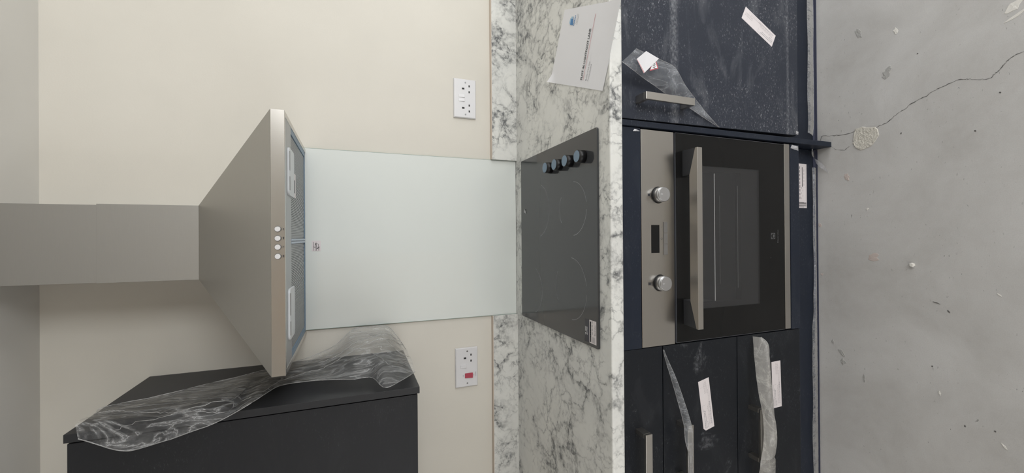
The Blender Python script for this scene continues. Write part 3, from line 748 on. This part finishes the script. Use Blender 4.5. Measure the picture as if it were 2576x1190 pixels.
s2 = socket(-.5610, 'white cooker socket with red switch on the wall below the wall cabinet')
outlet(s2, -.4530); rocker(s2, -.4830)
rocker(s2, -.5190, .0190, 1.1090, .0310, 'red_switch', 'red', .005)
b = MB(); txt(b, 'OFF', (-.5225, -.0088, 1.1290), R_, U_, .0028, 0, .008); txt(b, 'ON', (-.5215, -.0088, 1.0880), R_, U_, .0028, 0, .006); txt(b, 'COOKER', (-.5250, -.0088, 1.0805), R_, U_, .0028, 0, .018)
b.build('printed_words', M['print_grey'], s2)['kind'] = 'stuff'

# ------------------------------------------------------------------ the sheet of paper
TL, TR, BL, BR = Vector((.504, -.316, 0)), Vector((.688, -.418, 0)), Vector((.376, -.615, 0)), Vector((.566, -.702, 0))
rows = []
for j in range(25):
    v = j/24; row = []
    for i in range(19):
        u = i/18; p = (TL*(1-u)+TR*u)*(1-v)+(BL*(1-u)+BR*u)*v
        z = ZT+.0016+.0007*noise.noise(Vector((p.x*16, p.y*16, 0)))
        z += .012*max(0, 1-math.hypot(u, v*1.4)/.12)                        # lifted back corner
        if p.y < -.640: z += .004*min(1, (-.640-p.y)/.05)
        row.append((p.x, p.y, z))
    rows.append(row)
b = MB(); b.grid(rows)
pz = ZT+.0030
def P(px_, py_): return Vector((px_, py_, pz))
def pl_txt(body, a, e_, h, m):
    a = Vector((*a, pz)); e_ = Vector((*e_, pz)); r = (e_-a); w_ = r.length; r.normalize(); u = Vector((-r.y, r.x, 0)); txt(b, body, a, r, u, h, m, w_)
def pl_bar(a, e_, t0, m):
    a = Vector((*a, pz)); e_ = Vector((*e_, pz)); r = (e_-a).normalized(); u = Vector((-r.y, r.x, 0)); bar(b, a, r, u, 0, (e_-a).length, 0, t0, m)
pl_txt('PLOT 46 LIGHTFOOT LANE', (.4400, -.5160), (.5605, -.5655), .0100, 1)
pl_bar((.4370, -.5220), (.5890, -.5885), .0012, 2)
pl_txt('Monday, 20 July 2026', (.4300, -.5375), (.4740, -.5590), .0045, 5)
pl_txt('7 homes identified', (.4245, -.5475), (.4640, -.5665), .0045, 5)
b.face([(.626, -.452, pz), (.640, -.459, pz), (.634, -.470, pz), (.617, -.467, pz)], 3); b.face([(.633, -.447, pz), (.644, -.454, pz), (.640, -.459, pz), (.626, -.452, pz)], 4)
b.face([(.640, -.459, pz), (.645, -.461, pz), (.640, -.471, pz), (.634, -.470, pz)], 4)
for k in range(7): pl_bar((.6125+.0036*k, -.4735-.0018*k), (.6150+.0036*k, -.4748-.0018*k), .0042, 3)
for k in range(8): pl_bar((.6115+.0030*k, -.4855-.0015*k), (.6138+.0030*k, -.4867-.0015*k), .0012, 5)
for k in range(8): pl_bar((.6070+.0032*k, -.4905-.0016*k), (.6095+.0032*k, -.4918-.0016*k), .0012, 5)
pap = b.build('paper_sheet', [M['paper'], M['print_dark'], M['print_red'], M['print_blue'], M['print_blue2'], M['print_grey']])
tag(pap, 'white printed sheet headed PLOT 46 LIGHTFOOT LANE lying on the worktop', 'paper')

# ------------------------------------------------------------------ protective films
def film(name, rows, mat, label, nrm=(0, -1, 0), amp=.004, sub=6, across=12, fq=40, seed=0.0, curl=0.0, parent=None, edge=0.0, corner=None, creases=()):
    R = [(Vector(a), Vector(c_)) for a, c_ in rows]; out = []
    def cr_(p0, p1, p2, p3, t): return .5*((2*p1)+(p2-p0)*t+(2*p0-5*p1+4*p2-p3)*t*t+(3*p1-p0-3*p2+p3)*t**3)
    nrm = Vector(nrm)
    for i in range(len(R)-1):
        p0, p1, p2, p3 = R[max(i-1, 0)], R[i], R[i+1], R[min(i+2, len(R)-1)]
        for k in range(sub+(1 if i == len(R)-2 else 0)):
            t = k/sub
            A = p1[0].lerp(p2[0], t) if amp < .0001 else cr_(p0[0], p1[0], p2[0], p3[0], t); B = cr_(p0[1], p1[1], p2[1], p3[1], t)
            row = []
            for j in range(across+1):
                s_ = j/across; q = A.lerp(B, s_)
                if corner and B.x < corner[0]-.012 and A.y > corner[1]:
                    Mc = Vector((corner[0], corner[1], A.z*.42+B.z*.58)); q = A.lerp(Mc, s_/.58) if s_ < .58 else Mc.lerp(B, (s_-.58)/.42)
                e_ = math.sin(math.pi*s_)
                nz = noise.noise(Vector((q.x*fq, q.y*fq, q.z*fq+seed)))
                rdg = abs(noise.noise(Vector((q.x*fq*.6+5, s_*3+seed, q.z*fq*.4))))
                row.append(q + nrm*((abs(nz)*.7+rdg*1.2)*amp*(.35+.65*e_) + curl*e_))
            out.append(row)
    o = MB().grid(out).build(name, mat, parent)
    if edge:   # rolled edges of the sheet catch the light
        for k_ in (0, -1): MB().tube([r_[k_] for r_ in out], edge, 6).build('rolled_edge', M['film_edge'], o)
    for s0_, s1_, i0_, i1_ in creases:   # sharp folds running along the sheet
        n_ = len(out); seg_ = [out[i][min(across, max(0, round((s0_+(s1_-s0_)*(i-i0_*n_)/((i1_-i0_)*n_))*across)))]+nrm*.001 for i in range(int(i0_*n_), int(i1_*n_))]
        MB().tube(seg_, .0006, 5).build('crease', M['film_edge'], o)
    if label: tag(o, label, 'plastic film')
    return o
F_WALL = [((-0.388,-0.3094,2.0552),(-0.4057,-0.413,2.0375)),((-0.382,-0.2981,2.047),(-0.4402,-0.413,1.9725)),((-0.388,-0.2565,1.9995),(-0.4441,-0.413,1.9395)),((-0.382,-0.2433,1.9251),(-0.4349,-0.413,1.8847)),((-0.388,-0.1752,1.8585),(-0.4213,-0.413,1.8347)),((-0.382,-0.1493,1.7791),(-0.4024,-0.413,1.7788)),((-0.388,-0.0955,1.7377),(-0.3778,-0.413,1.7282)),((-0.382,-0.0897,1.6903),(-0.38,-0.3144,1.6945)),((-0.3783,-0.045,1.6331),(-0.38,-0.2997,1.6319)),((-0.3501,-0.051,1.5678),(-0.38,-0.3073,1.5737)),((-0.3042,-0.045,1.5129),(-0.38,-0.3253,1.5139)),((-0.2993,-0.051,1.4629),(-0.38,-0.3339,1.4686)),((-0.3028,-0.045,1.4047),(-0.3831,-0.413,1.44)),((-0.3458,-0.051,1.3686),(-0.38,-0.3842,1.3953)),((-0.388,-0.0457,1.3455),(-0.38,-0.3257,1.3506))]
fw = film('protective_film', F_WALL, M['film'], 'long crumpled clear film peeling off the charcoal wall cabinet end panel', (.8, -.25, 0), .018, 8, 30, 12, 1.3, .002, edge=.0010, corner=(-.388, -.404), creases=((.15, .9, .02, .42), (.7, .35, .1, .5), (.9, .1, .45, .98), (.2, .8, .55, .9), (.5, .05, .6, .97), (.05, .6, .7, .99)))
F_DOOR = [((0.4771,-0.66,0.8422),(0.4437,-0.648,0.8759)),((0.4688,-0.66,0.805),(0.4286,-0.645,0.8408)),((0.4618,-0.655,0.756),(0.4168,-0.636,0.8011)),((0.4529,-0.648,0.706),(0.4045,-0.624,0.7495)),((0.4185,-0.635,0.661),(0.3883,-0.618,0.7038)),((0.3871,-0.622,0.6084),(0.3757,-0.614,0.6511)),((0.3527,-0.612,0.5537),(0.3516,-0.611,0.5902)),((0.3213,-0.608,0.5051),(0.3224,-0.607,0.5086))]
fd = film('protective_film', F_DOOR, M['film_d'], 'clear film peeling off the right cabinet door beside its handle', (0, -1, 0), .002, 6, 10, 30, 4.1, .002, edge=.0007)
F_TAG = [((0.4708,-0.665,0.8178),(0.4471,-0.663,0.846)),((0.4576,-0.665,0.7777),(0.4178,-0.655,0.8177))]
b = MB()
def tri(pts, m): b.face([(p[0], p[1]-.0015*(1+m*.2), p[2]) for p in pts], m)
T = F_TAG; A_, B_, C_, D_ = Vector(T[0][0]), Vector(T[0][1]), Vector(T[1][1]), Vector(T[1][0])
b.face([p+Vector((0, -.004, 0)) for p in (A_, B_, C_, D_)], 0)
b.face([p+Vector((0, -.0045, 0)) for p in (B_.lerp(C_, .02), B_.lerp(C_, .06).lerp(D_, .02), C_.lerp(D_, .05).lerp(B_, .02), C_)], 1)
E_ = [Vector(q) for q in ((.4365, -.660, .7720), (.4580, -.660, .7800), (.4400, -.661, .7960), (.4262, -.660, .8000))]
b.face(E_, 2); cen = sum(E_, Vector())/4; b.face([cen.lerp(p, .78)+Vector((0, -.0008, .0008)) for p in E_], 0)
for k in range(3): b.face([cen+Vector((-.006+.005*k, -.0014, -.004)), cen+Vector((-.0045+.005*k, -.0014, -.004)), cen+Vector((-.0025+.005*k, -.0014, .003)), cen+Vector((-.0040+.005*k, -.0014, .003))], 3)
tg = b.build('folded_label', [M['paper'], M['print_pink'], M['print_red'], M['print_dark']], fd); tg['label'] = 'folded white label with red border stuck to the film'
F_D2 = [((-0.3127,-0.608,0.7158),(-0.3124,-0.608,0.7185)),((-0.3459,-0.618,0.7072),(-0.3464,-0.614,0.7132)),((-0.386,-0.628,0.6934),(-0.3815,-0.62,0.7053)),((-0.4379,-0.64,0.6805),(-0.4396,-0.63,0.6931)),((-0.5045,-0.652,0.6652),(-0.5116,-0.64,0.6785)),((-0.5443,-0.652,0.6587),(-0.5527,-0.648,0.6811)),((-0.5994,-0.65,0.6572),(-0.5977,-0.648,0.6706)),((-0.7065,-0.65,0.6598),(-0.7042,-0.648,0.6745))]
film('protective_film', F_D2, M['film_d'], 'narrow strip of clear film hanging over the middle drawer handle', (0, -1, 0), .0012, 6, 6, 45, 2.2, .003, edge=.0006)
F_D3 = [((-0.3044,-0.63,0.367),(-0.3059,-0.612,0.3809)),((-0.3228,-0.65,0.3634),(-0.3323,-0.62,0.388)),((-0.3593,-0.66,0.3722),(-0.3645,-0.63,0.3977)),((-0.4146,-0.668,0.3771),(-0.42,-0.64,0.4029)),((-0.4737,-0.668,0.3696),(-0.4752,-0.65,0.4033)),((-0.5328,-0.668,0.3637),(-0.5346,-0.652,0.3919)),((-0.5927,-0.668,0.3544),(-0.5936,-0.652,0.3893)),((-0.641,-0.664,0.3562),(-0.6499,-0.652,0.3999)),((-0.6491,-0.66,0.3609),(-0.6624,-0.65,0.4007)),((-0.669,-0.655,0.3442),(-0.689,-0.645,0.3979)),((-0.7224,-0.65,0.3397),(-0.7236,-0.63,0.3838)),((-0.7899,-0.64,0.3303),(-0.7906,-0.62,0.3768))]
film('protective_film', F_D3, M['film_b'], 'cloudy grey strip of film hanging over the bottom drawer handle', (0, -1, 0), .004, 6, 10, 38, 7.7, .010)
rows = [((x, -.5665, .048+.005*noise.noise(Vector((x*7, 0, 0)))), (x, -.5670, .020+.004*noise.noise(Vector((x*6, 4, 0))))) for x in [.99-.04*i for i in range(16)]] + [((.355, -.566, .050), (.345, -.567, .026))]
film('protective_film', rows, M['film_d'], 'wavy strip of film along the plinth under the right cabinet', (0, -1, 0), .0012, 3, 5, 30, 3.3, .002, edge=.0006)
rows = [((x, -.5665, .028+.009*noise.noise(Vector((x*5, 9, 0)))+(.008 if x < -.3 else 0)), (x, -.5670, .013)) for x in [.235-.05*i for i in range(25)]]
film('protective_film', rows, M['film_d'], 'thin wavy strip of film along the plinth below the oven and drawers', (0, -1, 0), .0012, 3, 5, 30, 5.3, .002, edge=.0006)
film('protective_film', [((.300, -.566, .030), (.300, -.567, .024)), ((.272, -.572, .036), (.262, -.569, .020)), ((.245, -.590, .014), (.240, -.575, .010)), ((.212, -.603, .003), (.213, -.601, .002))], M['film_w'], 'small pointed flap of film at the foot of the support panel', (0, -1, 0), .001, 5, 5, 30, 6.3, .001)
for pts, lab_ in (([(.282, -.606, .196), (.293, -.608, .192), (.290, -.608, .163), (.276, -.607, .160)], 'small white torn film corner below the oven trim'), ([(.283, -.607, .813), (.289, -.608, .809), (.286, -.607, .790), (.2845, -.607, .792)], 'tiny film corner at the top right of the oven panel'), ([(.330, -.606, .170), (.340, -.609, .174), (.338, -.608, .160), (.329, -.606, .158)], 'tiny white film corner at the bottom of the right door')):
    b = MB(); b.face(pts); b.face([pts[0], tuple((Vector(pts[1])+Vector(pts[3]))/2+Vector((0, -.004, 0))), pts[1]])
    tag(b.build('film_scrap', M['film_w'], None, 0, .0002), lab_, 'scrap')
GR = {'protective_film': 'pieces of peeled protective film', 'film_scrap': 'small scraps of torn film', 'socket': 'wall sockets above the worktop',
      'upstand': 'marbled upstands', 'plinth': 'plinth boards at floor level'}
for o in bpy.data.objects:
    if '_base' in o: del o['_base']
    k_ = o.name.split('.')[0]
    if o.parent is None and 'label' in o and k_ in GR: o['group'] = GR[k_]
